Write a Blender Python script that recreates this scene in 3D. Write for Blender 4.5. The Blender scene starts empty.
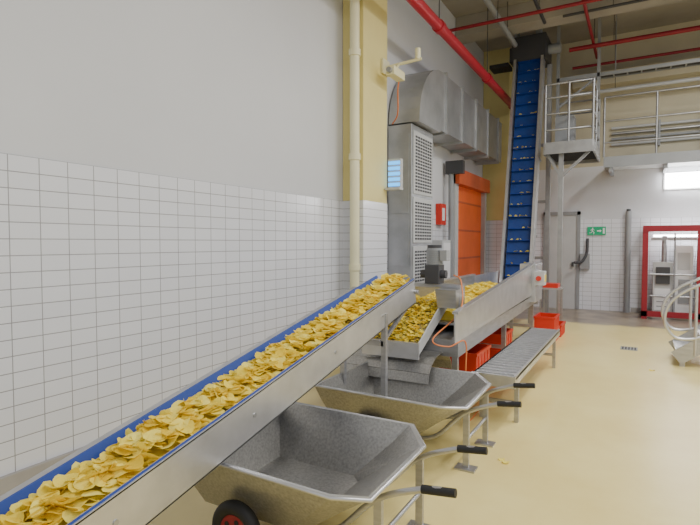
import bpy, math, random
from mathutils import Vector, Matrix
random.seed(7)
scene = bpy.context.scene

# ------------------------------------------------------------ materials
def mat(name, col, rough=0.5, metal=0.0, var=0.0, vscale=4.0, bump=0.0, bscale=60.0, emit=0.0, stretch=None):
    m = bpy.data.materials.new(name); m.use_nodes = True
    nt = m.node_tree; b = nt.nodes['Principled BSDF']
    b.inputs['Base Color'].default_value = (*col, 1)
    b.inputs['Roughness'].default_value = rough
    b.inputs['Metallic'].default_value = metal
    tc = nt.nodes.new('ShaderNodeTexCoord')
    src = tc.outputs['Object']
    if stretch:
        mp = nt.nodes.new('ShaderNodeMapping'); mp.inputs['Scale'].default_value = stretch
        nt.links.new(src, mp.inputs['Vector']); src = mp.outputs['Vector']
    if var > 0:
        n = nt.nodes.new('ShaderNodeTexNoise'); n.inputs['Scale'].default_value = vscale
        n.inputs['Detail'].default_value = 5
        nt.links.new(src, n.inputs['Vector'])
        r = nt.nodes.new('ShaderNodeValToRGB')
        r.color_ramp.elements[0].position = 0.3; r.color_ramp.elements[1].position = 0.7
        r.color_ramp.elements[0].color = (*[max(0, c*(1-var)) for c in col], 1)
        r.color_ramp.elements[1].color = (*[min(1, c*(1+var*0.6)) for c in col], 1)
        nt.links.new(n.outputs['Fac'], r.inputs['Fac'])
        nt.links.new(r.outputs['Color'], b.inputs['Base Color'])
    if bump > 0:
        n2 = nt.nodes.new('ShaderNodeTexNoise'); n2.inputs['Scale'].default_value = bscale
        nt.links.new(src, n2.inputs['Vector'])
        bp = nt.nodes.new('ShaderNodeBump'); bp.inputs['Strength'].default_value = bump; bp.inputs['Distance'].default_value = 0.01
        nt.links.new(n2.outputs['Fac'], bp.inputs['Height']); nt.links.new(bp.outputs['Normal'], b.inputs['Normal'])
    if emit > 0:
        b.inputs['Emission Color'].default_value = (*col, 1); b.inputs['Emission Strength'].default_value = emit
    return m

def tile_mat(name, axis):
    m = bpy.data.materials.new(name); m.use_nodes = True
    nt = m.node_tree; b = nt.nodes['Principled BSDF']; b.inputs['Roughness'].default_value = 0.2
    tc = nt.nodes.new('ShaderNodeTexCoord'); sp = nt.nodes.new('ShaderNodeSeparateXYZ'); cb = nt.nodes.new('ShaderNodeCombineXYZ')
    nt.links.new(tc.outputs['Object'], sp.inputs[0])
    nt.links.new(sp.outputs[axis], cb.inputs[0]); nt.links.new(sp.outputs['Z'], cb.inputs[1])
    br = nt.nodes.new('ShaderNodeTexBrick'); br.offset = 0; br.squash = 1
    br.inputs['Scale'].default_value = 1; br.inputs['Brick Width'].default_value = 0.19; br.inputs['Row Height'].default_value = 0.105
    br.inputs['Mortar Size'].default_value = 0.0032; br.inputs['Mortar Smooth'].default_value = 0.15
    br.inputs['Color1'].default_value = (0.70, 0.71, 0.755, 1); br.inputs['Color2'].default_value = (0.73, 0.74, 0.785, 1)
    br.inputs['Mortar'].default_value = (0.31, 0.31, 0.32, 1)
    nt.links.new(cb.outputs[0], br.inputs['Vector']); nt.links.new(br.outputs['Color'], b.inputs['Base Color'])
    bp = nt.nodes.new('ShaderNodeBump'); bp.inputs['Strength'].default_value = 0.4; bp.inputs['Distance'].default_value = 0.003; bp.invert = True
    nt.links.new(br.outputs['Fac'], bp.inputs['Height']); nt.links.new(bp.outputs['Normal'], b.inputs['Normal'])
    return m

M_tileY = tile_mat('tile_left', 'Y'); M_tileX = tile_mat('tile_back', 'X')
M_plaster = mat('plaster_white', (0.62, 0.63, 0.66), 0.8, var=0.05, vscale=0.7)
M_cream = mat('paint_cream', (0.74, 0.64, 0.27), 0.6, var=0.06, vscale=2)
M_creamw = mat('paint_cream_wall', (0.56, 0.51, 0.37), 0.7, var=0.10, vscale=1.2)
M_creamp = mat('pipe_cream', (0.78, 0.74, 0.48), 0.4, var=0.04)
M_ceil = mat('ceiling_concrete', (0.34, 0.31, 0.26), 0.85, var=0.2, vscale=1.0)
M_steel = mat('stainless', (0.47, 0.47, 0.48), 0.40, 0.85, var=0.14, vscale=6, stretch=(1, 1, 6))
M_steelb = mat('stainless_bright', (0.60, 0.60, 0.61), 0.36, 0.8, var=0.10, vscale=8)
M_rail = mat('weathered_steel', (0.36, 0.36, 0.36), 0.45, 0.7, var=0.12, vscale=8)
M_galv = mat('brushed_tub_steel', (0.43, 0.42, 0.40), 0.38, 0.8, var=0.24, vscale=70, bump=0.04, bscale=120)
M_duct = mat('duct_metal', (0.45, 0.46, 0.47), 0.40, 0.7, var=0.18, vscale=3)
M_dark = mat('dark_metal', (0.06, 0.06, 0.065), 0.5, 0.3)
M_black = mat('black_rubber', (0.012, 0.012, 0.013), 0.6)
M_grey = mat('grey_paint', (0.28, 0.29, 0.30), 0.5, var=0.08)
M_lgrey = mat('light_grey_paint', (0.50, 0.51, 0.51), 0.5, var=0.05)
M_red = mat('red_paint', (0.42, 0.014, 0.03), 0.4, var=0.06)
M_redd = mat('red_paint_dark', (0.27, 0.007, 0.018), 0.45, var=0.1)
M_redpl = mat('red_plastic', (0.62, 0.03, 0.012), 0.4, var=0.08)
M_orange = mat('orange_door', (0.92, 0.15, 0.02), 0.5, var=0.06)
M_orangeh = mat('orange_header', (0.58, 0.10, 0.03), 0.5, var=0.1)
M_orangel = mat('orange_hose', (0.75, 0.22, 0.06), 0.45)
M_blue = mat('belt_blue', (0.012, 0.055, 0.26), 0.45, var=0.15, vscale=10)
M_blueb = mat('belt_blue_bright', (0.010, 0.050, 0.30), 0.5)
M_white = mat('white_paint', (0.75, 0.75, 0.76), 0.4)
M_green = mat('exit_green', (0.0, 0.30, 0.13), 0.4, emit=0.25)
M_lamp = mat('lamp_white', (1.0, 1.0, 1.0), 0.5, emit=22)
M_bluelit = mat('panel_blue_lit', (0.05, 0.42, 1.0), 0.5, emit=2.0)
M_yel = mat('yellow_label', (0.8, 0.6, 0.03), 0.5)
M_base = mat('baseboard_grey', (0.36, 0.34, 0.32), 0.6, var=0.1)

def floor_mat():
    m = bpy.data.materials.new('floor_epoxy'); m.use_nodes = True
    nt = m.node_tree; b = nt.nodes['Principled BSDF']
    tc = nt.nodes.new('ShaderNodeTexCoord')
    n = nt.nodes.new('ShaderNodeTexNoise'); n.inputs['Scale'].default_value = 0.9; n.inputs['Detail'].default_value = 7; n.inputs['Roughness'].default_value = 0.65
    nt.links.new(tc.outputs['Object'], n.inputs['Vector'])
    r = nt.nodes.new('ShaderNodeValToRGB')
    r.color_ramp.elements[0].position = 0.3; r.color_ramp.elements[0].color = (0.71, 0.56, 0.20, 1)
    r.color_ramp.elements[1].position = 0.6; r.color_ramp.elements[1].color = (0.80, 0.67, 0.28, 1)
    nt.links.new(n.outputs['Fac'], r.inputs['Fac'])
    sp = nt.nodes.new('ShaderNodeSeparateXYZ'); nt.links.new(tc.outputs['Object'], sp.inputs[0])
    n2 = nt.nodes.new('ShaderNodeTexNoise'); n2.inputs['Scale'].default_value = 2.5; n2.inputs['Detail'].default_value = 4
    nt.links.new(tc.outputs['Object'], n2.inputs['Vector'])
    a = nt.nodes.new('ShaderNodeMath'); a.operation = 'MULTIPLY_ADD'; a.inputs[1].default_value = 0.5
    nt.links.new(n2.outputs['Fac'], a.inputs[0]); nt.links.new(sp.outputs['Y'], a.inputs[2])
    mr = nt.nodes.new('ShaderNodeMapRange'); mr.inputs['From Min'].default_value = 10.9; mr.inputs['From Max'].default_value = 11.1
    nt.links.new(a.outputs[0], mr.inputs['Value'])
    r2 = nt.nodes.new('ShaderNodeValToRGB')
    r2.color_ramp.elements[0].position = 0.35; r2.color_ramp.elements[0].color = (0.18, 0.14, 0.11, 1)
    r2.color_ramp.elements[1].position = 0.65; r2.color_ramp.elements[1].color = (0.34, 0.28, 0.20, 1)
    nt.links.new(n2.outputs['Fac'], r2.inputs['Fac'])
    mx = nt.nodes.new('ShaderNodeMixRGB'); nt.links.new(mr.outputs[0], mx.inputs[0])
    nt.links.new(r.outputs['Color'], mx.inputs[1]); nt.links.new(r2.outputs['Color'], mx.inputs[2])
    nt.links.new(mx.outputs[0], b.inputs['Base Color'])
    b.inputs['Roughness'].default_value = 0.30
    return m
M_floor = floor_mat()

def chip_mat():
    m = bpy.data.materials.new('chip'); m.use_nodes = True
    nt = m.node_tree; b = nt.nodes['Principled BSDF']; b.inputs['Roughness'].default_value = 0.65
    b.inputs['Specular IOR Level'].default_value = 0.2
    g = nt.nodes.new('ShaderNodeNewGeometry')
    r = nt.nodes.new('ShaderNodeValToRGB')
    r.color_ramp.elements[0].color = (0.86, 0.62, 0.05, 1)
    r.color_ramp.elements[1].color = (1.0, 0.90, 0.22, 1)
    e = r.color_ramp.elements.new(0.4); e.color = (0.97, 0.79, 0.10, 1)
    nt.links.new(g.outputs['Random Per Island'], r.inputs['Fac'])
    tc = nt.nodes.new('ShaderNodeTexCoord'); n = nt.nodes.new('ShaderNodeTexNoise'); n.inputs['Scale'].default_value = 60
    nt.links.new(tc.outputs['Object'], n.inputs['Vector'])
    mx = nt.nodes.new('ShaderNodeMixRGB'); mx.blend_type = 'MULTIPLY'
    r2 = nt.nodes.new('ShaderNodeValToRGB'); r2.color_ramp.elements[0].position = 0.3; r2.color_ramp.elements[0].color = (0.9, 0.84, 0.6, 1); r2.color_ramp.elements[1].position = 0.5; r2.color_ramp.elements[1].color = (1, 1, 1, 1)
    nt.links.new(n.outputs['Fac'], r2.inputs['Fac']); mx.inputs[0].default_value = 0.6
    nt.links.new(r.outputs['Color'], mx.inputs[1]); nt.links.new(r2.outputs['Color'], mx.inputs[2])
    nt.links.new(mx.outputs[0], b.inputs['Base Color'])
    tr = nt.nodes.new('ShaderNodeBsdfTranslucent'); nt.links.new(mx.outputs[0], tr.inputs['Color'])
    ms = nt.nodes.new('ShaderNodeMixShader'); ms.inputs[0].default_value = 0.3
    nt.links.new(b.outputs[0], ms.inputs[1]); nt.links.new(tr.outputs[0], ms.inputs[2])
    nt.links.new(ms.outputs[0], nt.nodes['Material Output'].inputs['Surface'])
    return m
M_chip = chip_mat()

# ------------------------------------------------------------ mesh builder
class MB:
    def __init__(s): s.v = []; s.f = []; s.m = []; s.s = []; s.mats = []
    def mi(s, m):
        if m not in s.mats: s.mats.append(m)
        return s.mats.index(m)
    def add(s, vs, fs, m, smooth=False):
        o = len(s.v); s.v += [tuple(v) for v in vs]; k = s.mi(m)
        for f in fs: s.f.append([i+o for i in f]); s.m.append(k); s.s.append(smooth)
    HF = [(0, 3, 2, 1), (4, 5, 6, 7), (0, 1, 5, 4), (1, 2, 6, 5), (2, 3, 7, 6), (3, 0, 4, 7)]
    def hexa(s, v8, m): s.add(v8, s.HF, m); return s
    def box(s, x0, x1, y0, y1, z0, z1, m):
        return s.hexa([(x0, y0, z0), (x1, y0, z0), (x1, y1, z0), (x0, y1, z0), (x0, y0, z1), (x1, y0, z1), (x1, y1, z1), (x0, y1, z1)], m)
    def beam(s, p0, p1, w, h, m, up=(0, 0, 1)):
        p0 = Vector(p0); p1 = Vector(p1); d = (p1-p0).normalized(); u = Vector(up)
        side = d.cross(u)
        if side.length < 1e-4: side = d.cross(Vector((0, 1, 0)))
        side.normalize(); u = side.cross(d).normalized()
        a = side*w/2; b = u*h/2
        return s.hexa([p0-a-b, p0+a-b, p1+a-b, p1-a-b, p0-a+b, p0+a+b, p1+a+b, p1-a+b], m)
    def plate(s, q, t, m):
        q = [Vector(p) for p in q]; n = (q[1]-q[0]).cross(q[2]-q[0]).normalized()*t
        k = len(q); vs = q+[p+n for p in q]
        fs = [tuple(range(k))[::-1], tuple(range(k, 2*k))]+[(i, (i+1) % k, k+(i+1) % k, k+i) for i in range(k)]
        s.add(vs, fs, m); return s
    def tube(s, pts, r, m, seg=12, closed=False):
        pts = [Vector(p) for p in pts]; n = len(pts); vs = []; prev = None
        for i, p in enumerate(pts):
            if closed: d = pts[(i+1) % n]-pts[i-1]
            else: d = pts[min(i+1, n-1)]-pts[max(i-1, 0)]
            d.normalize()
            if prev is None:
                a = d.cross(Vector((0, 0, 1)))
                if a.length < 1e-3: a = d.cross(Vector((1, 0, 0)))
            else: a = prev-d*prev.dot(d)
            a.normalize(); prev = a.copy(); b = d.cross(a)
            rr = r[i] if isinstance(r, (list, tuple)) else r
            for j in range(seg):
                t = 2*math.pi*j/seg; vs.append(p+(a*math.cos(t)+b*math.sin(t))*rr)
        fs = []
        for i in range(n if closed else n-1):
            i2 = (i+1) % n
            for j in range(seg):
                j2 = (j+1) % seg; fs.append((i*seg+j, i*seg+j2, i2*seg+j2, i2*seg+j))
        s.add(vs, fs, m, True)
        if not closed:
            s.add(vs[:seg], [tuple(range(seg))[::-1]], m); s.add(vs[-seg:], [tuple(range(seg))], m)
        return s
    def cyl(s, p0, p1, r, m, seg=20): return s.tube([p0, p1], r, m, seg)
    def loft(s, a, b, m):
        k = len(a); s.add(list(a)+list(b), [(i, (i+1) % k, k+(i+1) % k, k+i) for i in range(k)], m)
    def face(s, a, m): s.add(a, [tuple(range(len(a)))], m)
    def build(s, name, parent=None, bevel=0.0):
        me = bpy.data.meshes.new(name); me.from_pydata(s.v, [], s.f)
        for m in s.mats: me.materials.append(m)
        me.polygons.foreach_set('material_index', s.m); me.polygons.foreach_set('use_smooth', s.s)
        me.update(); ob = bpy.data.objects.new(name, me); scene.collection.objects.link(ob)
        if bevel > 0:
            md = ob.modifiers.new('bevel', 'BEVEL'); md.width = bevel; md.segments = 2; md.limit_method = 'ANGLE'; md.angle_limit = math.radians(50)
        if parent:
            ob.parent = parent; ob.matrix_parent_inverse = Matrix.Translation(-Vector(parent.location))
        return ob

def E(name, loc):
    e = bpy.data.objects.new(name, None); e.location = loc; e.empty_display_size = 0.1
    scene.collection.objects.link(e); return e

def smooth_path(ctrl, n=8):
    P = [Vector(p) for p in ctrl]; P = [P[0]*2-P[1]]+P+[P[-1]*2-P[-2]]; out = []
    for i in range(1, len(P)-2):
        for k in range(n):
            t = k/n; a, b, c, d = P[i-1], P[i], P[i+1], P[i+2]
            out.append(0.5*((2*b)+(c-a)*t+(2*a-5*b+4*c-d)*t*t+(3*b-a-3*c+d)*t**3))
    out.append(P[-2]); return out

def bez_fillet(pts, r=0.08, n=5):
    P = [Vector(p) for p in pts]; out = [P[0]]
    for i in range(1, len(P)-1):
        a = (P[i-1]-P[i]); b = (P[i+1]-P[i]); ra = min(r, a.length*.45); rb = min(r, b.length*.45)
        A = P[i]+a.normalized()*ra; B = P[i]+b.normalized()*rb
        for k in range(n+1):
            t = k/n; out.append(A*(1-t)**2+P[i]*2*t*(1-t)+B*t*t)
    out.append(P[-1]); return out

# ------------------------------------------------------------ room
XL = -3.4; YB = 13.0; ZC = 6.2; TH = 2.1
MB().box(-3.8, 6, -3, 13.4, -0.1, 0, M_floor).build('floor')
MB().box(-3.8, 6, -3, 13.4, ZC, ZC+.2, M_ceil).build('ceiling')
w = MB(); w.box(XL-.2, XL, -3, YB+.2, 0, TH, M_tileY); w.box(XL-.2, XL-.008, -3, YB+.2, TH, ZC, M_plaster); w.build('wall_left')
w = MB(); w.box(XL, 6, YB, YB+.2, 0, TH, M_tileX); w.box(XL, 6, YB+.008, YB+.2, TH, 3.3, M_plaster); w.box(XL, 6, YB+.008, YB+.2, 3.3, ZC, M_creamw); w.build('wall_back')
MB().box(XL, XL+.03, -3, 5.62, 0, .11, M_base).build('baseboard_left', bevel=.004)
MB().box(-.15, 6, YB-.02, YB, 0, .1, M_base).build('baseboard_back')
c = MB(); c.box(XL, -3.1, 5.8, 6.5, TH, ZC, M_cream); c.box(XL, -3.094, 5.794, 6.506, 0, TH, M_tileX)
c.build('wall_column')
c = MB(); c.box(XL, -2.78, 12.6, YB, TH, ZC, M_cream); c.box(XL, -2.774, 12.594, YB, 0, TH, M_tileX); c.build('wall_column')
BZ = 5.8
for i, y in enumerate((7.6, 10.4)):
    MB().box(XL, 6, y, y+.45, BZ, ZC, M_ceil).build('ceiling_beam', bevel=.01)
MB().box(-1.6, -1.2, 5, 7.6, BZ+.05, ZC, M_ceil).build('ceiling_beam', bevel=.01)
MB().box(-1.4, 6, YB-.3, YB, 5.05, 5.35, M_creamw).build('wall_beam', bevel=.01)

p = MB(); p.cyl((-3.17, 5.70, .0), (-3.17, 5.70, ZC-.005), .062, M_creamp, 20)
for z in (1.2, 2.6, 3.9, 4.6): p.cyl((-3.17, 5.70, z), (-3.17, 5.70, z+.08), .076, M_creamp, 20); p.box(-3.19, -3.15, 5.70, 5.79, z+.02, z+.05, M_creamp)
p.build('drain_pipe')

HZ = ZC-.012
p = MB(); p.cyl((-2.62, 2, 4.72), (-2.62, 12.55, 4.72), .078, M_red, 24)
for y in (5.3, 7.2, 9.9, 12.2): p.cyl((-2.62, y, 4.72), (-2.62, y+.12, 4.72), .094, M_red, 24); p.cyl((-2.62, y+.06, 4.79), (-2.62, y+.06, HZ), .008, M_dark, 8)
p.build('sprinkler_main_pipe')
def pipe(name, pts, r, m, fil=.1):
    q = MB(); q.tube(bez_fillet(pts, fil) if len(pts) > 2 else pts, r, m, 12)
    a = Vector(pts[0]); b = Vector(pts[-1])
    for t in (.12, .5, .88):
        c = a.lerp(b, t); q.cyl(c, (c.x, c.y, HZ if not (7.5 < c.y < 8.1 or 10.35 < c.y < 10.9) else BZ-.002), .007, M_dark, 6)
    q.build(name)
pipe('sprinkler_branch_pipe', [(-3.3, 9.2, 5.45), (5.5, 9.2, 5.45)], .03, M_redd)
pipe('sprinkler_branch_pipe', [(-1.35, 11.6, 5.55), (5.5, 11.6, 5.55)], .045, M_redd)
pipe('sprinkler_branch_pipe', [(-1.35, 12.2, 5.35), (5.5, 12.2, 5.35)], .03, M_redd)
pipe('sprinkler_branch_pipe', [(-.9, 6, 5.62), (-.9, 12.6, 5.62)], .03, M_redd)
pipe('conduit_pipe', [(-1.35, 12.5, 4.85), (5.5, 12.5, 4.85)], .04, M_lgrey)
pipe('conduit_pipe', [(-1.3, 10.15, 5.68), (5.5, 10.15, 5.68)], .025, M_dark)
pipe('conduit_pipe', [(-1.62, 5, 5.65), (-1.62, 10.2, 5.65)], .03, M_dark)
pipe('conduit_pipe', [(-2.3, 5, 5.6), (-2.3, 10.9, 5.6)], .05, M_grey)
q = MB()
q.box(-1.35, 5.8, 11.85, 11.87, 5.0, 5.07, M_grey); q.box(-1.35, 5.8, 12.08, 12.10, 5.0, 5.07, M_grey)
for k in range(28): q.box(-1.3+k*.25, -1.27+k*.25, 11.87, 12.08, 5.0, 5.015, M_grey)
for k in range(5): q.cyl((-1.35, 11.89+k*.04, 5.03), (5.8, 11.89+k*.04, 5.03), .014, M_dark, 8)
for x in (-.5, 1.5, 3.5): q.cyl((x, 11.86, 5.0), (x, 11.86, HZ), .01, M_grey, 8)
q.build('cable_tray')

# ------------------------------------------------------------ chips
def chips(name, pts, parent=None, rmin=.026, rmax=.038):
    q = MB(); SEG = 12
    for (pos, tilt) in pts:
        r = random.uniform(rmin, rmax); el = random.uniform(.8, 1.0); k1 = random.uniform(.0, .5)*random.choice((1, 1, -1)); k2 = random.uniform(-.15, .35)
        ph = random.uniform(0, 6.28)
        R = Matrix.Rotation(random.uniform(0, 6.28), 3, 'Z') @ Matrix.Rotation(random.gauss(0, tilt), 3, 'X') @ Matrix.Rotation(random.gauss(0, tilt), 3, 'Y') @ Matrix.Rotation(random.uniform(0, 6.28), 3, 'Z')
        vs = [Vector((0, 0, 0))]
        for ring, rr in ((1, .55), (2, 1.0)):
            for j in range(SEG):
                t = 2*math.pi*j/SEG; rad = r*rr*(1+.06*math.sin(3*t+ph))
                x = math.cos(t)*rad; y = math.sin(t)*rad*el
                z = (k1*x*x+k2*y*y)/r+(.10*r*math.sin(2*t+ph) if ring == 2 else 0)
                vs.append(Vector((x, y, z)))
        vs = [R @ v+Vector(pos) for v in vs]
        fs = [(0, 1+j, 1+(j+1) % SEG) for j in range(SEG)]+[(1+j, 1+SEG+j, 1+SEG+(j+1) % SEG, 1+(j+1) % SEG) for j in range(SEG)]
        q.add(vs, fs, M_chip, True)
    return q.build(name, parent)

# ------------------------------------------------------------ main inclined conveyor
SL = .2156
def zr(y): return .558+SL*(y-1.015)
Xl, Xr = -2.09, -1.70; Y0, Y1 = .1, 4.14
con = E('inclined_belt_conveyor', (-1.9, 2.2, .6))
q = MB()
for x, hh in ((Xr, .205), (Xl, .16)):
    q.beam((x, Y0, zr(Y0)-hh/2), (x, Y1, zr(Y1)-hh/2), .006, hh, M_steelb)
    q.beam((x-(.012 if x == Xr else -.012), Y0, zr(Y0)), (x-(.012 if x == Xr else -.012), Y1, zr(Y1)), .03, .008, M_steelb)
    q.beam((x-(.012 if x == Xr else -.012), Y0, zr(Y0)-hh), (x-(.012 if x == Xr else -.012), Y1, zr(Y1)-hh), .03, .008, M_steel)
q.beam((Xl-.03, Y0, zr(Y0)+.0), (Xl-.03, Y1-.3, zr(Y1-.3)+.0), .05, .012, M_steel)
for y in (1.2, 2.0, 2.8, 3.5): q.cyl((Xr+.002, y, zr(y)-.1), (Xr+.008, y, zr(y)-.1), .012, M_steel, 10)
q.build('frame', con)
q = MB()
q.beam((-1.895, Y0, zr(Y0)-.06), (-1.895, Y1-.02, zr(Y1)-.06), .37, .008, M_blue)
q.beam((-1.895, Y0, zr(Y0)-.15), (-1.895, Y1-.02, zr(Y1)-.15), .36, .006, M_blue)
for x0, x1, hz in ((-2.08, -2.03, .022), (-1.708, -1.745, .008)):
    t = x0+(x1-x0)*.25
    q.hexa([(x0, Y0, zr(Y0)-.06), (x1, Y0, zr(Y0)-.06), (x1, Y1, zr(Y1)-.06), (x0, Y1, zr(Y1)-.06),
            (x0, Y0, zr(Y0)+hz), (t, Y0, zr(Y0)+hz), (t, Y1, zr(Y1)+hz), (x0, Y1, zr(Y1)+hz)], M_blueb)
q.build('belt', con)
q = MB(); q.cyl((-2.08, Y1-.02, zr(Y1)-.105), (-1.71, Y1-.02, zr(Y1)-.105), .05, M_blue, 24)
for y in (.8, 1.6, 2.4, 3.2): q.cyl((-2.08, y, zr(y)-.12), (-1.71, y, zr(y)-.12), .022, M_steel, 14)
q.cyl((-2.12, Y1-.02, zr(Y1)-.105), (-1.66, Y1-.02, zr(Y1)-.105), .018, M_steel, 12)
q.build('rollers', con)
q = MB()
for y in (3.55,):
    for x in (-1.71, -2.08): q.box(x-.02, x+.02, y-.02, y+.02, 0.02, zr(y)-.1, M_steel); q.cyl((x, y, 0), (x, y, .03), .045, M_steel, 16)
    q.box(-2.08, -1.71, y-.02, y+.02, .75, .79, M_steel)
for y in (.7,):
    for x in (-1.71, -2.08): q.box(x-.02, x+.02, y-.02, y+.02, 0.0, zr(y)-.1, M_steel)
    q.box(-2.08, -1.71, y-.02, y+.02, .1, .14, M_steel)
q.beam((-1.71, 3.55, .80), (-1.71, 3.95, zr(3.95)-.2), .025, .025, M_steel)
q.build('legs', con)
def mound_h(u): return .062*max(0, 1-abs(u)**2.5)
q = MB(); NY = 60; NU = 9; vs = []; fs = []
for i in range(NY+1):
    y = .3+(4.10-.3)*i/NY
    for j in range(NU):
        u = -1+2*j/(NU-1); vs.append((-1.878+u*.13, y, zr(y)-.054+mound_h(u)*.7+random.uniform(-.004, .004)))
for i in range(NY):
    for j in range(NU-1): a = i*NU+j; fs.append((a, a+1, a+NU+1, a+NU))
q.add(vs, fs, M_chip, True)
pts = []
for i in range(1400):
    y = random.uniform(.3, 4.13); u = random.uniform(-1.0, 1.05)
    pts.append(((-1.876+u*.130, y, zr(y)-.036+mound_h(u)*(.85+.25*math.sin(y*9)*math.cos(y*4))+random.uniform(-.006, .024)), .30))
ch = E('potato_chips_on_conveyor', (-1.88, 2.2, .8)); q.build('chip_bed', ch); chips('chip_layer', pts, ch, .031, .046)

# ------------------------------------------------------------ tub carts
def cart(dy, dx=0.0):
    e = E('tub_cart', (-1.5+dx, 2.25+dy, 0))
    def T(p): return (p[0]+dx, p[1]+dy, p[2])
    rim = [(-2.10, 1.80), (-1.10, 1.78), (-.95, 1.84), (-.96, 2.48), (-1.13, 2.74), (-2.10, 2.74)]
    mid = [(-2.07, 1.84), (-1.20, 1.825), (-1.09, 1.88), (-1.10, 2.50), (-1.22, 2.69), (-2.07, 2.69)]
    bot = [(-2.00, 1.95), (-1.44, 1.95), (-1.38, 1.98), (-1.38, 2.54), (-1.44, 2.60), (-2.00, 2.60)]
    ZR = .49; ZM = .39; ZBt = .165
    cx, cy = -1.58, 2.27
    def ins(P, d):
        out = []
        for x, y in P: out.append((x+(d if x < cx else -d), y+(d if y < cy else -d)))
        return out
    q = MB()
    RO = [T((x, y, ZR)) for x, y in rim]; MO = [T((x, y, ZM)) for x, y in mid]; BO = [T((x, y, ZBt)) for x, y in bot]
    RI = [T((x, y, ZR)) for x, y in ins(rim, .018)]; MI = [T((x, y, ZM)) for x, y in ins(mid, .012)]; BI = [T((x, y, ZBt+.01)) for x, y in ins(bot, .008)]
    q.loft(BO, MO, M_galv); q.loft(MO, RO, M_galv); q.loft(RO, RI, M_steelb); q.loft(RI, MI, M_galv); q.loft(MI, BI, M_galv); q.face(BO[::-1], M_galv); q.face(BI, M_galv)
    q.tube([T((x, y, ZR-.006)) for x, y in rim], .010, M_steelb, 8, closed=True)
    q.build('tub', e)
    q = MB()
    for y in (2.04, 2.54):
        q.tube(bez_fillet([T((-1.98, y, .148)), T((-1.25, y, .15)), T((-1.02, y, .40)), T((-.76, y, .50)), T((-.66, y, .50))], .12), .015, M_steel, 12)
        q.cyl(T((-.80, y, .485)), T((-.65, y, .503)), .019, M_black, 16)
        q.box(-1.03+dx, -.99+dx, y-.012+dy, y+.012+dy, 0.01, .39, M_steel)
        q.box(-1.08+dx, -.94+dx, y-.05+dy, y+.05+dy, 0, .012, M_steel)
    q.cyl(T((-1.01, 2.04, .2)), T((-1.01, 2.54, .2)), .012, M_steel)
    q.cyl(T((-1.68, 1.80, .15)), T((-1.68, 2.76, .15)), .014, M_steel)
    q.build('handle_frame', e)
    for y in (1.84, 2.71):
        q = MB(); C = Vector(T((-1.68, y, .15)))
        q.tube([C+Vector((math.cos(a)*.115, 0, math.sin(a)*.115)) for a in [2*math.pi*k/28 for k in range(28)]], .035, M_black, 12, closed=True)
        q.cyl(C+Vector((0, -.02, 0)), C+Vector((0, .02, 0)), .085, M_redd, 28)
        q.cyl(C+Vector((0, -.035, 0)), C+Vector((0, .035, 0)), .028, M_steel, 16)
        for k in range(5):
            a = k*2*math.pi/5; q.cyl(C+Vector((math.cos(a)*.055, -.022, math.sin(a)*.055)), C+Vector((math.cos(a)*.055, .022, math.sin(a)*.055)), .014, M_black, 10)
        q.build('wheel', e)
    return e
cart(0); cart(1.35)

# ------------------------------------------------------------ feeder (trough conveyor)
fe = E('trough_feeder_conveyor', (-1.9, 6, .5))
q = MB()
q.plate([(-1.35, 4.15, .96), (-1.35, 4.15, .70), (-1.35, 7.6, .80), (-1.35, 7.6, 1.24)], .012, M_steelb)
q.beam((-1.34, 4.15, .96), (-1.34, 7.6, 1.24), .05, .02, M_steelb)
q.box(-2.38, -2.36, 4.3, 8.3, .70, 1.02, M_steel); q.box(-2.40, -2.34, 4.3, 8.3, 1.02, 1.04, M_steelb)
q.box(-2.36, -1.36, 4.6, 8.3, .78, .80, M_steel)
q.box(-2.36, -1.36, 8.28, 8.3, .6, .9, M_steel)
q.hexa([(-2.36, 4.3, .55), (-1.36, 4.3, .55), (-1.36, 8.3, .65), (-2.36, 8.3, .65), (-2.36, 4.3, .70), (-1.36, 4.3, .70), (-1.36, 8.3, .78), (-2.36, 8.3, .78)], M_steel)
q.build('trough', fe)
q = MB()
for y in (4.35, 6.2, 8.0):
    for x in (-1.4, -2.33): q.box(x-.025, x+.025, y-.025, y+.025, .05, .72, M_steel); q.cyl((x, y, 0), (x, y, .05), .05, M_steel, 16)
    q.box(-2.33, -1.4, y-.02, y+.02, .28, .32, M_steel)
q.build('legs', fe)
q = MB()
q.plate([(-2.15, 4.05, .66), (-1.62, 4.05, .66), (-1.62, 4.75, .98), (-2.15, 4.75, .98)], .01, M_steel)
q.plate([(-1.62, 4.02, .60), (-1.62, 4.78, .94), (-1.62, 4.78, 1.08), (-1.62, 4.02, .70)], .012, M_lgrey)
q.plate([(-2.15, 4.02, .62), (-2.15, 4.78, .96), (-2.15, 4.78, 1.10), (-2.15, 4.02, .76)], .012, M_lgrey)
q.box(-2.15, -1.61, 4.0, 4.03, .56, .70, M_steelb)
q.build('slide', fe)
q = MB()
arc = [(-1.9, 4.25+.30*math.sin(a), .38+.20*math.cos(a)) for a in [k*math.pi/8 for k in range(-4, 5)]]
for a, b in zip(arc[:-1], arc[1:]): q.plate([(-2.3, a[1], a[2]), (-1.5, a[1], a[2]), (-1.5, b[1], b[2]), (-2.3, b[1], b[2])], .008, M_galv)
q.build('curved_guard', fe)
q = MB()
q.box(-1.50, -1.28, 7.6, 8.15, .70, 1.25, M_steelb); q.box(-1.30, -1.16, 7.55, 7.75, .95, 1.15, M_lgrey); q.box(-1.165, -1.155, 7.6, 7.7, 1.0, 1.1, M_yel)
q.cyl((-1.23, 7.55, 1.05), (-1.23, 7.51, 1.05), .035, M_redpl, 16)
q.build('control_box', fe, bevel=.006)
q = MB()
q.box(-1.95, -1.45, 4.64, 4.72, 1.12, 1.16, M_steel); q.box(-1.48, -1.44, 4.6, 4.75, .9, 1.16, M_steel)
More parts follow.
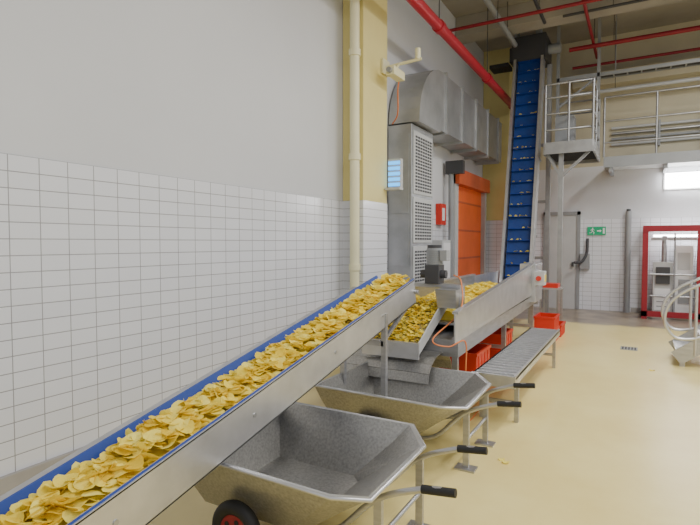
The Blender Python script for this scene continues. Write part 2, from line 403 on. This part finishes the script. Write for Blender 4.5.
q.cyl((-1.72, 4.68, 1.34), (-1.72, 4.68, 1.50), .075, M_grey, 24)
for k in range(7): q.cyl((-1.72, 4.68, 1.35+k*.021), (-1.72, 4.68, 1.358+k*.021), .084, M_grey, 24)
q.cyl((-1.72, 4.68, 1.5), (-1.72, 4.68, 1.53), .07, M_dark, 24)
q.box(-1.79, -1.65, 4.6, 4.76, 1.16, 1.34, M_dark)
q.cyl((-1.85, 4.68, 1.25), (-1.6, 4.68, 1.25), .04, M_dark, 18)
q.box(-1.65, -1.58, 4.62, 4.72, 1.38, 1.48, M_grey)
q.build('motor', fe, bevel=.004)
q = MB(); q.hexa([(-1.62, 4.5, .95), (-1.45, 4.5, .95), (-1.45, 4.66, .95), (-1.62, 4.66, .95), (-1.64, 4.47, 1.12), (-1.44, 4.47, 1.12), (-1.44, 4.68, 1.12), (-1.64, 4.68, 1.12)], M_steel); q.build('chute', fe)
MB().tube(smooth_path([(-1.5, 4.6, 1.25), (-1.40, 4.5, 1.20), (-1.36, 4.35, .95), (-1.50, 4.05, .74), (-1.38, 4.1, .68), (-1.27, 4.2, .72), (-1.26, 4.2, .5), (-1.27, 4.2, .15), (-1.26, 4.3, .012), (-1.26, 4.6, .012)]), .006, M_orangel, 8).build('orange_hose')
ch = E('potato_chips_in_feeder', (-1.9, 6, .9))
pts = []
for i in range(2200):
    y = random.uniform(4.75, 7.9); u = random.uniform(-1, 1)
    pts.append(((-1.88+u*.42, y, .82+.14*(1-u*u*.8)*(1-.25*(y-4.75)/3.1)+.02*math.sin(y*7+u*3)+random.uniform(-.01, .02)), .35))
chips('chip_heap', pts, ch)
q = MB(); q.hexa([(-2.32, 4.7, .805), (-1.42, 4.7, .805), (-1.42, 8.0, .805), (-2.32, 8.0, .805), (-2.15, 4.8, .93), (-1.6, 4.8, .93), (-1.6, 7.9, .90), (-2.15, 7.9, .90)], M_chip); q.build('chip_bed', ch)
pts = []
for i in range(900):
    t = random.random(); x = random.uniform(-2.12, -1.65)
    pts.append(((x, 4.07+.66*t, .68+.31*t+random.uniform(.005, .025)), .3))
chips('chips_on_slide', pts, ch, .012, .026)

pts = [((random.uniform(-.2, .9), random.uniform(4.0, 8.5), .008), .06) for i in range(2)]
pts += [((-.80+random.uniform(-.05, .05), 3.65+random.uniform(-.05, .05), .008), .06) for i in range(2)]
chips('spilled_potato_chips', pts)

# step platform
st = MB()
st.box(-1.22, -.86, 4.25, 6.9, .43, .45, M_steelb)
for y in [4.3+k*.1 for k in range(26)]: st.box(-1.2, -.88, y, y+.03, .45, .458, M_steel)
st.box(-1.22, -1.2, 4.25, 6.9, .36, .45, M_steel); st.box(-.88, -.86, 4.25, 6.9, .38, .46, M_steelb); st.box(-1.22, -.86, 4.23, 4.25, .36, .46, M_steelb)
for y in (4.5, 6.7):
    for x in (-1.2, -.9): st.box(x-.018, x+.018, y-.018, y+.018, 0, .43, M_steel)
    st.box(-1.2, -.9, y-.015, y+.015, .15, .18, M_steel)
st.build('step_platform')

def crate(x, y, z, sx=.4, sy=.55, h=.2):
    q = MB(); t = .015
    q.box(x, x+sx, y, y+sy, z, z+t, M_redpl)
    for a in ((x, x+t, y, y+sy), (x+sx-t, x+sx, y, y+sy), (x+t, x+sx-t, y, y+t), (x+t, x+sx-t, y+sy-t, y+sy)): q.box(*a, z+t, z+h, M_redpl)
    q.box(x-.012, x, y-.012, y+sy+.012, z+h-.03, z+h, M_redpl); q.box(x+sx, x+sx+.012, y-.012, y+sy+.012, z+h-.03, z+h, M_redpl)
    q.box(x, x+sx, y-.012, y, z+h-.03, z+h, M_redpl); q.box(x, x+sx, y+sy, y+sy+.012, z+h-.03, z+h, M_redpl)
    for k in range(4): q.box(x+sx, x+sx+.006, y+.08+k*.12, y+.1+k*.12, z+.02, z+h-.03, M_redpl)
    q.build('red_crate')
crate(-1.85, 5.2, 0); crate(-1.85, 5.2, .201); crate(-1.82, 6.45, 0, .35); crate(-1.82, 6.45, .201, .35)
crate(-1.42, 8.35, 0, .3, .5); crate(-1.42, 8.35, .201, .3, .5); crate(-1.40, 8.95, 0, .3, .5)
q = MB(); q.box(-1.55, -1.2, 9.6, 10.0, .72, .75, M_steelb)
for x in (-1.53, -1.22):
    for y in (9.62, 9.98): q.box(x-.015, x+.015, y-.015, y+.015, 0, .72, M_steel)
q.box(-1.5, -1.25, 9.65, 9.95, .75, .82, M_redpl); q.build('steel_side_table')

# ------------------------------------------------------------ elevator
el = E('cleated_elevator_conveyor', (-2.1, 10.6, 2))
B0 = Vector((-2.08, 10.2, .55)); B1 = Vector((-2.08, 11.35, 5.55)); D = (B1-B0).normalized(); N = Vector((0, -D.z, D.y))
q = MB(); q.beam(B0, B1, .46, .02, M_blue, up=N)
L = (B1-B0).length; k = .1
while k < L-.05:
    c0 = B0+D*k; q.beam(c0+Vector((-.22, 0, 0))+N*.05, c0+Vector((.22, 0, 0))+N*.05, .012, .09, M_blueb, up=N); k += .24
q.build('belt', el)
q = MB()
for sx in (-.27, .27):
    o = Vector((sx, 0, 0)); q.beam(B0+o, B1+o+D*.1, .03, .30, M_steelb, up=N)
    q.beam(B0+o+N*.15, B1+o+D*.1+N*.15, .055, .02, M_steelb, up=N)
q.beam(B0-N*.16, B1-N*.16, .52, .01, M_steel, up=N)
for k in (1.2, 2.8, 4.3): q.beam(B0+D*k-N*.2+Vector((-.3, 0, 0)), B0+D*k-N*.2+Vector((.3, 0, 0)), .05, .05, M_steel)
q.build('frame', el)
q = MB(); q.box(-2.42, -1.74, 11.15, 11.9, 5.35, 5.85, M_dark); q.box(-2.5, -2.42, 11.3, 11.7, 5.4, 5.7, M_dark); q.box(-2.9, -2.5, 11.2, 11.6, 5.3, 5.38, M_black)
q.cyl((-1.74, 11.5, 5.6), (-1.50, 11.5, 5.6), .1, M_grey, 20); q.box(-1.95, -1.85, 11.2, 11.4, 5.85, HZ, M_grey); q.box(-2.38, -2.3, 11.2, 11.4, 5.85, HZ, M_grey)
q.build('head_drive', el, bevel=.008)
q = MB()
q.hexa([(-2.4, 8.3, .45), (-1.8, 8.3, .45), (-1.8, 10.6, .35), (-2.4, 10.6, .35), (-2.42, 8.3, .72), (-1.78, 8.3, .72), (-1.78, 10.3, .72), (-2.42, 10.3, .72)], M_steel)
q.box(-2.42, -2.40, 8.3, 10.2, .72, 1.0, M_steelb); q.box(-1.80, -1.78, 8.3, 10.3, .72, .98, M_steelb)
for y in (8.6, 10.2):
    for x in (-2.38, -1.82): q.box(x-.025, x+.025, y-.025, y+.025, 0, .5, M_steel)
q.build('boot', el)
q = MB()
for x in (-2.4, -1.72): q.beam((x, 11.55, 0), (x, 11.55, 5.3), .09, .09, M_rail)
for z in (1.2, 2.4, 3.6, 4.8): q.box(-2.4, -1.72, 11.52, 11.58, z, z+.06, M_rail)
q.build('support_posts', el)
pts = []
k = .1
while k < L-.05:
    c0 = B0+D*k
    for i in range(random.choice((2, 4, 7))): pts.append((tuple(c0+N*random.uniform(.03, .07)+Vector((random.uniform(-.2, .2), 0, .02))), .5))
    k += .24
chips('potato_chips_on_elevator', pts, None)

# service platform beside elevator
sp = E('service_platform', (-1.2, 10.8, 3.3))
q = MB(); X0, X1, Ya, Yb, ZP = -1.60, -.78, 10.3, 11.8, 3.32
q.box(X0, X1, Ya, Yb, ZP, ZP+.04, M_grey)
for k in range(14): q.box(X0, X1, Ya+.05+k*.105, Ya+.07+k*.105, ZP-.04, ZP, M_dark)
for a in ((X0, X1, Ya-.03, Ya), (X0, X1, Yb, Yb+.03), (X0-.03, X0, Ya, Yb), (X1, X1+.03, Ya, Yb)): q.box(*a, ZP-.1, ZP+.12, M_rail)
q.build('deck', sp)
q = MB()
for (x, y) in ((X0, Ya), (X1, Ya), (X1, Yb), (X0, Yb), ((X0+X1)/2, Ya), (X1, (Ya+Yb)/2)): q.cyl((x, y, ZP), (x, y, ZP+1.2), .02, M_rail, 12)
for z in (ZP+.35, ZP+.65, ZP+.95, ZP+1.2): q.tube([(X0, Yb, z), (X1, Yb, z), (X1, Ya, z), (X0, Ya, z)], .018, M_rail, 10)
q.build('guard_rail', sp)
q = MB(); q.box(-1.37, -1.29, 10.42, 10.5, 0, ZP, M_rail); q.box(-1.45, -1.21, 10.34, 10.58, 0, .012, M_rail)
q.beam((-1.33, 10.46, 2.8), (-.85, 10.46, 3.25), .05, .05, M_rail); q.beam((-1.33, 10.46, 2.8), (-1.58, 10.46, 3.25), .05, .05, M_rail)
q.build('post', sp)
q = MB()
q.box(-1.55, -1.2, 11.2, 11.6, ZP+.04, ZP+.8, M_grey)
for x in (X0+.02, X1-.02): q.box(x-.03, x+.03, Yb-.08, Yb-.02, ZP, HZ, M_grey)
q.beam((X0, Yb-.05, 5.0), (X1, Yb-.05, 5.0), .06, .08, M_grey); q.beam((X0, Yb-.05, 4.4), (X1, Yb-.05, 5.0), .03, .04, M_grey)
q.build('hanger_frame', sp)

# mezzanine
mz = E('mezzanine_walkway', (2, 12.5, 3.3))
q = MB(); q.box(-.7, 6, 12.1, YB, 3.18, 3.26, M_lgrey); q.box(-.7, 6, 12.06, 12.1, 3.14, 3.36, M_grey)
for k in range(7): q.box(-.6+k, -.54+k, 12.1, YB, 3.05, 3.18, M_grey)
q.build('deck', mz)
q = MB()
for k in range(8): q.cyl((-.7+k*.95, 12.08, 3.36), (-.7+k*.95, 12.08, 4.6), .022, M_rail, 10)
for z in (3.65, 4.1, 4.6): q.cyl((-.7, 12.08, z), (6, 12.08, z), .022, M_rail, 10)
q.build('guard_rail', mz)
q = MB()
for k in range(4): q.cyl((-.6, YB-.06, 3.75+k*.12), (5.8, YB-.06, 3.75+k*.12), .03, (M_lgrey, M_grey, M_steel, M_lgrey)[k], 10)
for x in (.3, 2.3): q.box(x, x+.04, YB-.1, YB, 3.65, 4.2, M_grey)
q.build('wall_pipe_rack')

# ------------------------------------------------------------ left wall equipment
ac = E('ventilation_cabinet', (-3.2, 7.6, 0))
q = MB(); q.box(XL+.01, -3.0, 7.15, 8.05, 0, 3.34, M_duct)
for z0, z1 in ((.9, 1.5), (1.55, 2.25), (2.3, 3.25)): q.box(-3.0, -2.985, 7.2, 8.0, z0, z1, M_lgrey)
q.build('housing', ac, bevel=.008)
q = MB()
for z0, z1 in ((.95, 1.45), (1.6, 2.2), (2.35, 3.2)):
    n = int((z1-z0)/.05)
    for k in range(n):
        for j in range(7): q.box(-2.985, -2.978, 7.27+j*.1, 7.27+j*.1+.065, z0+k*.05, z0+k*.05+.028, M_dark)
q.box(-3.36, -3.04, 7.135, 7.15, 1.2, 1.9, M_duct); q.box(-3.36, -3.04, 7.135, 7.15, 2.0, 3.2, M_duct)
q.build('grilles', ac)
q = MB(); prof = []
for k in range(9):
    a = math.pi/2*k/8; prof.append(((7.15+1.0)-1.0*math.cos(a), 3.36+1.0*math.sin(a)))
poly = prof+[(12.3, 4.36), (12.3, 3.45), (8.1, 3.40), (8.05, 3.36)]
a = [(XL+.02, y, z) for y, z in poly]; b = [(-2.88, y, z) for y, z in poly]
q.loft(a, b, M_duct); q.face(a[::-1], M_duct); q.face(b, M_duct)
for y in (8.3, 9.2, 10.1, 11.0, 11.9): q.box(XL+.02, -2.85, y, y+.04, 3.37, 4.40, M_duct)
q.build('air_duct')

q = MB(); q.box(-3.093, -2.90, 6.52, 6.60, 2.30, 2.72, M_lgrey); q.box(-3.085, -2.86, 6.40, 6.52, 2.28, 2.31, M_lgrey)
for k in range(5):
    z = 2.34+k*.075; q.box(-3.08, -2.91, 6.508, 6.52, z, z+.045, M_bluelit)
q.build('blue_lit_panel')  # wall panel with glowing blue rows, taken for an LED display
q = MB(); q.cyl((-3.06, 6.4, 3.95), (-2.55, 6.4, 3.98), .02, M_creamp); q.box(-3.095, -3.06, 6.3, 6.5, 3.85, 4.05, M_creamp)
q.box(-2.95, -2.83, 6.15, 6.5, 3.76, 3.87, M_creamp); q.cyl((-2.89, 6.15, 3.81), (-2.89, 6.1, 3.81), .035, M_grey, 16); q.cyl((-2.87, 6.3, 3.87), (-2.87, 6.4, 3.97), .015, M_creamp)
q.cyl((-2.6, 6.4, 3.98), (-2.6, 6.4, 4.12), .035, M_creamp)
q.build('security_camera', bevel=.005)
MB().tube(smooth_path([(-2.95, 6.6, 3.85), (-2.98, 6.6, 3.7), (-3.05, 6.75, 3.4), (-3.2, 6.9, 3.3)]), .01, M_orangel, 8).build('orange_cable')

# orange roll door
dr = E('door_1', (XL, 11.2, 0))
q = MB(); q.box(XL, XL+.05, 10.25, 12.3, 0, 2.75, M_orange)
for z in (.6, 1.2, 1.8, 2.4): q.box(XL+.05, XL+.06, 10.3, 12.25, z, z+.04, M_orangeh)
q.build('curtain', dr)
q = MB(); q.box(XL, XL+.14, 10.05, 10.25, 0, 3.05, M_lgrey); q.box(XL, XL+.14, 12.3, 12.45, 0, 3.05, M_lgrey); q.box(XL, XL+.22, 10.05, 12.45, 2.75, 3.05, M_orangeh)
q.build('frame', dr)
q = MB(); q.box(XL, XL+.1, 9.3, 9.6, 1.9, 2.3, M_redpl); q.box(XL+.1, XL+.105, 9.38, 9.52, 1.98, 2.22, M_white); q.build('fire_alarm_sign')
q = MB(); q.cyl((-3.25, 9.75, 0), (-3.25, 9.75, 3.1), .05, M_grey); q.box(-3.35, -3.0, 9.68, 9.82, 2.9, 3.15, M_dark); q.build('door_sensor_post')
q = MB(); q.box(XL+.01, -3.05, 8.7, 9.15, 0, 1.6, M_lgrey); q.box(-3.05, -3.04, 8.74, 9.1, .9, 1.55, M_white); q.build('switch_cabinet', bevel=.006)

# ------------------------------------------------------------ back wall things
q = MB(); q.box(-1.95, -1.28, YB-.03, YB, 0, 2.2, M_lgrey)
for a in ((-2.02, -1.95, 0, 2.28), (-1.28, -1.21, 0, 2.28), (-2.02, -1.21, 2.2, 2.28)): q.box(a[0], a[1], YB-.06, YB, a[2], a[3], M_grey)
q.box(-1.38, -1.34, YB-.09, YB-.03, 1.0, 1.1, M_dark); q.build('door_2')
ex = E('emergency_exit_sign', (-.87, YB-.03, 1.82))
MB().box(-1.06, -.68, YB-.04, YB-.01, 1.73, 1.92, M_green).build('panel', ex)
q = MB(); yy = YB-.046
def flat(pts): q.plate([(x, yy, z) for x, z in pts], .004, M_white)
flat([(-.74, 1.76), (-.70, 1.76), (-.70, 1.89), (-.74, 1.89)])
flat([(-.86, 1.81), (-.80, 1.81), (-.80, 1.84), (-.86, 1.84)]); flat([(-.80, 1.79), (-.765, 1.825), (-.80, 1.86)])
q.cyl((-.95, yy+.004, 1.885), (-.95, yy-.002, 1.885), .014, M_white, 14)
flat([(-.975, 1.82), (-.945, 1.82), (-.935, 1.87), (-.965, 1.87)]); flat([(-.965, 1.82), (-.98, 1.79), (-1.02, 1.785), (-1.02, 1.775), (-.975, 1.778), (-.945, 1.82)])
flat([(-.96, 1.82), (-.93, 1.79), (-.935, 1.75), (-.92, 1.75), (-.912, 1.795), (-.945, 1.825)]); flat([(-.94, 1.86), (-.905, 1.845), (-.905, 1.835), (-.94, 1.848)]); flat([(-.965, 1.868), (-1.0, 1.84), (-.995, 1.832), (-.96, 1.856)])
q.build('running_figure_pictogram', ex)
q = MB(); q.cyl((-.23, YB-.1, 0), (-.23, YB-.1, 2.25), .06, M_grey, 18); q.cyl((-.23, YB-.1, 2.25), (-.23, YB-.1, 2.3), .045, M_dark, 14)
for z in (.5, 1.6): q.box(-.25, -.21, YB-.1, YB, z, z+.04, M_dark)
q.build('vertical_drain_pipe')
q = MB(); q.tube(bez_fillet([(-1.05, YB-.05, 1.65), (-1.05, YB-.12, 1.3), (-1.15, YB-.2, 1.1), (-1.3, YB-.3, 1.1)], .1), .03, M_dark, 10); q.box(-1.2, -1.0, YB-.14, YB, .95, 1.3, M_grey); q.build('wall_hose_bracket')
q = MB(); q.box(.45, 2.3, YB-.1, YB-.03, 2.72, 3.04, M_lamp); q.box(.42, 2.33, YB-.03, YB, 2.69, 3.05, M_lgrey); q.build('wall_light')

# red framed machine cell
rc = E('red_machine_enclosure', (.8, 12.3, 0))
q = MB()
for x in (.05, .98, 1.9): q.box(x, x+.1, 12.0, 12.1, 0, 1.84, M_redd)
q.box(.05, 2.0, 11.98, 12.12, 1.78, 1.9, M_redd); q.box(.05, 2.0, 12.0, 12.1, .05, .16, M_redd); q.box(.05, .15, 12.0, 12.9, 1.78, 1.9, M_redd); q.box(.05, .12, 12.1, 12.9, .05, .12, M_redd)
q.box(.05, .15, 12.8, 12.9, 0, 1.84, M_redd)
q.build('frame', rc)
q = MB(); q.box(.25, .6, 12.4, 12.8, 0, 1.15, M_lgrey); q.box(.3, .55, 12.35, 12.4, .7, 1.05, M_dark); q.box(.65, .95, 12.45, 12.9, .1, 1.5, M_white); q.box(.68, .9, 12.44, 12.45, 1.0, 1.35, M_lgrey)
q.box(.28, .56, 12.39, 12.4, .15, .6, M_white); q.box(.7, .9, 12.43, 12.45, .3, .8, M_grey)
for z in (.22, .32, .42): q.box(.32, .52, 12.385, 12.39, z, z+.02, M_grey)
q.box(1.1, 1.6, 12.4, 12.9, 0, 1.3, M_lgrey); q.box(.2, 1.9, 12.5, 12.55, 1.6, 1.66, M_steel); q.cyl((.45, 12.6, 1.15), (.45, 12.6, 1.7), .05, M_steel); q.cyl((.2, 12.3, .45), (1.9, 12.3, .45), .02, M_steel); q.cyl((.2, 12.3, .9), (1.9, 12.3, .9), .02, M_steel)
q.cyl((1.25, 12.38, .9), (1.25, 12.3, .9), .12, M_steel)
for x in (.62, 1.3): q.cyl((x, 12.28, 0), (x, 12.28, 1.75), .016, M_grey)
q.box(.25, 1.8, 12.6, 12.68, 1.68, 1.72, M_lamp)  # tube lamp added to brighten the enclosure interior, not a machine part
q.build('machinery', rc, bevel=.004)

# stair with curved rail at right
sr = E('steel_stair', (.8, 8, 0))
q = MB()
for y in (7.55, 8.35):
    q.tube(smooth_path([(.95, y, .62), (.7, y, .40), (.45, y, .35), (.33, y, .45), (.29, y, .62), (.35, y, .80), (.5, y, .95), (.8, y, 1.12), (1.4, y, 1.5), (2.2, y, 2.05)]), .02, M_steelb, 10)
    q.cyl((.62, y, .15), (.62, y, 1.02), .018, M_steelb, 10); q.cyl((1.3, y, .5), (1.3, y, 1.44), .018, M_steelb, 10)
q.build('hand_rail', sr)
q = MB()
for k in range(6): q.box(.42+k*.26, .70+k*.26, 7.58, 8.32, .17+k*.19, .20+k*.19, M_steelb)
for y in (7.56, 8.32): q.beam((.42, y, .10), (2.0, y, 1.25), .02, .18, M_steel)
q.box(.46, .52, 7.57, 7.61, 0, .15, M_steel); q.box(.46, .52, 8.29, 8.33, 0, .15, M_steel); q.box(1.96, 2.02, 7.57, 7.61, 0, 1.2, M_steel); q.box(1.96, 2.02, 8.29, 8.33, 0, 1.2, M_steel)
q.build('treads', sr)
q = MB(); q.box(-.22, .0, 8.35, 8.6, 0, .006, M_grey)
for k in range(5): q.box(-.2+k*.04, -.18+k*.04, 8.37, 8.58, .006, .008, M_black)
q.build('floor_drain')

# ------------------------------------------------------------ lights
def lamp(x, y, sx, sy, pw):
    l = bpy.data.lights.new('tube_light', 'AREA'); l.shape = 'RECTANGLE'; l.size = sx; l.size_y = sy; l.energy = pw; l.color = (1.0, .99, .97)
    o = bpy.data.objects.new('ceiling_lamp_light', l); o.location = (x, y, 5.35); scene.collection.objects.link(o)
    q = MB(); q.box(x-sx/2, x+sx/2, y-sy/2, y+sy/2, 5.37, 5.43, M_lgrey)
    for yy in (y-sy*.35, y+sy*.35): q.cyl((x, yy, 5.43), (x, yy, HZ), .01, M_dark, 6)
    q.build('ceiling_lamp')
lamp(.4, 1.5, .4, 3, 115); lamp(.9, 5.4, .4, 3, 160); lamp(1.6, 9.4, .4, 1.6, 170); lamp(3.5, 5.5, .4, 3, 125); lamp(3.0, 1, .4, 3, 120)
wd = bpy.data.worlds.new('world'); scene.world = wd; wd.use_nodes = True
wd.node_tree.nodes['Background'].inputs[0].default_value = (.94, .965, 1.0, 1); wd.node_tree.nodes['Background'].inputs[1].default_value = .82

# ------------------------------------------------------------ camera
cam = bpy.data.cameras.new('camera'); cam.sensor_width = 36; cam.lens = 510/700*36; cam.clip_end = 100
co = bpy.data.objects.new('camera', cam); scene.collection.objects.link(co); co.location = (0, 0, 1.55)
co.rotation_euler = (math.radians(90-2.2), 0, math.radians(29.6)); scene.camera = co
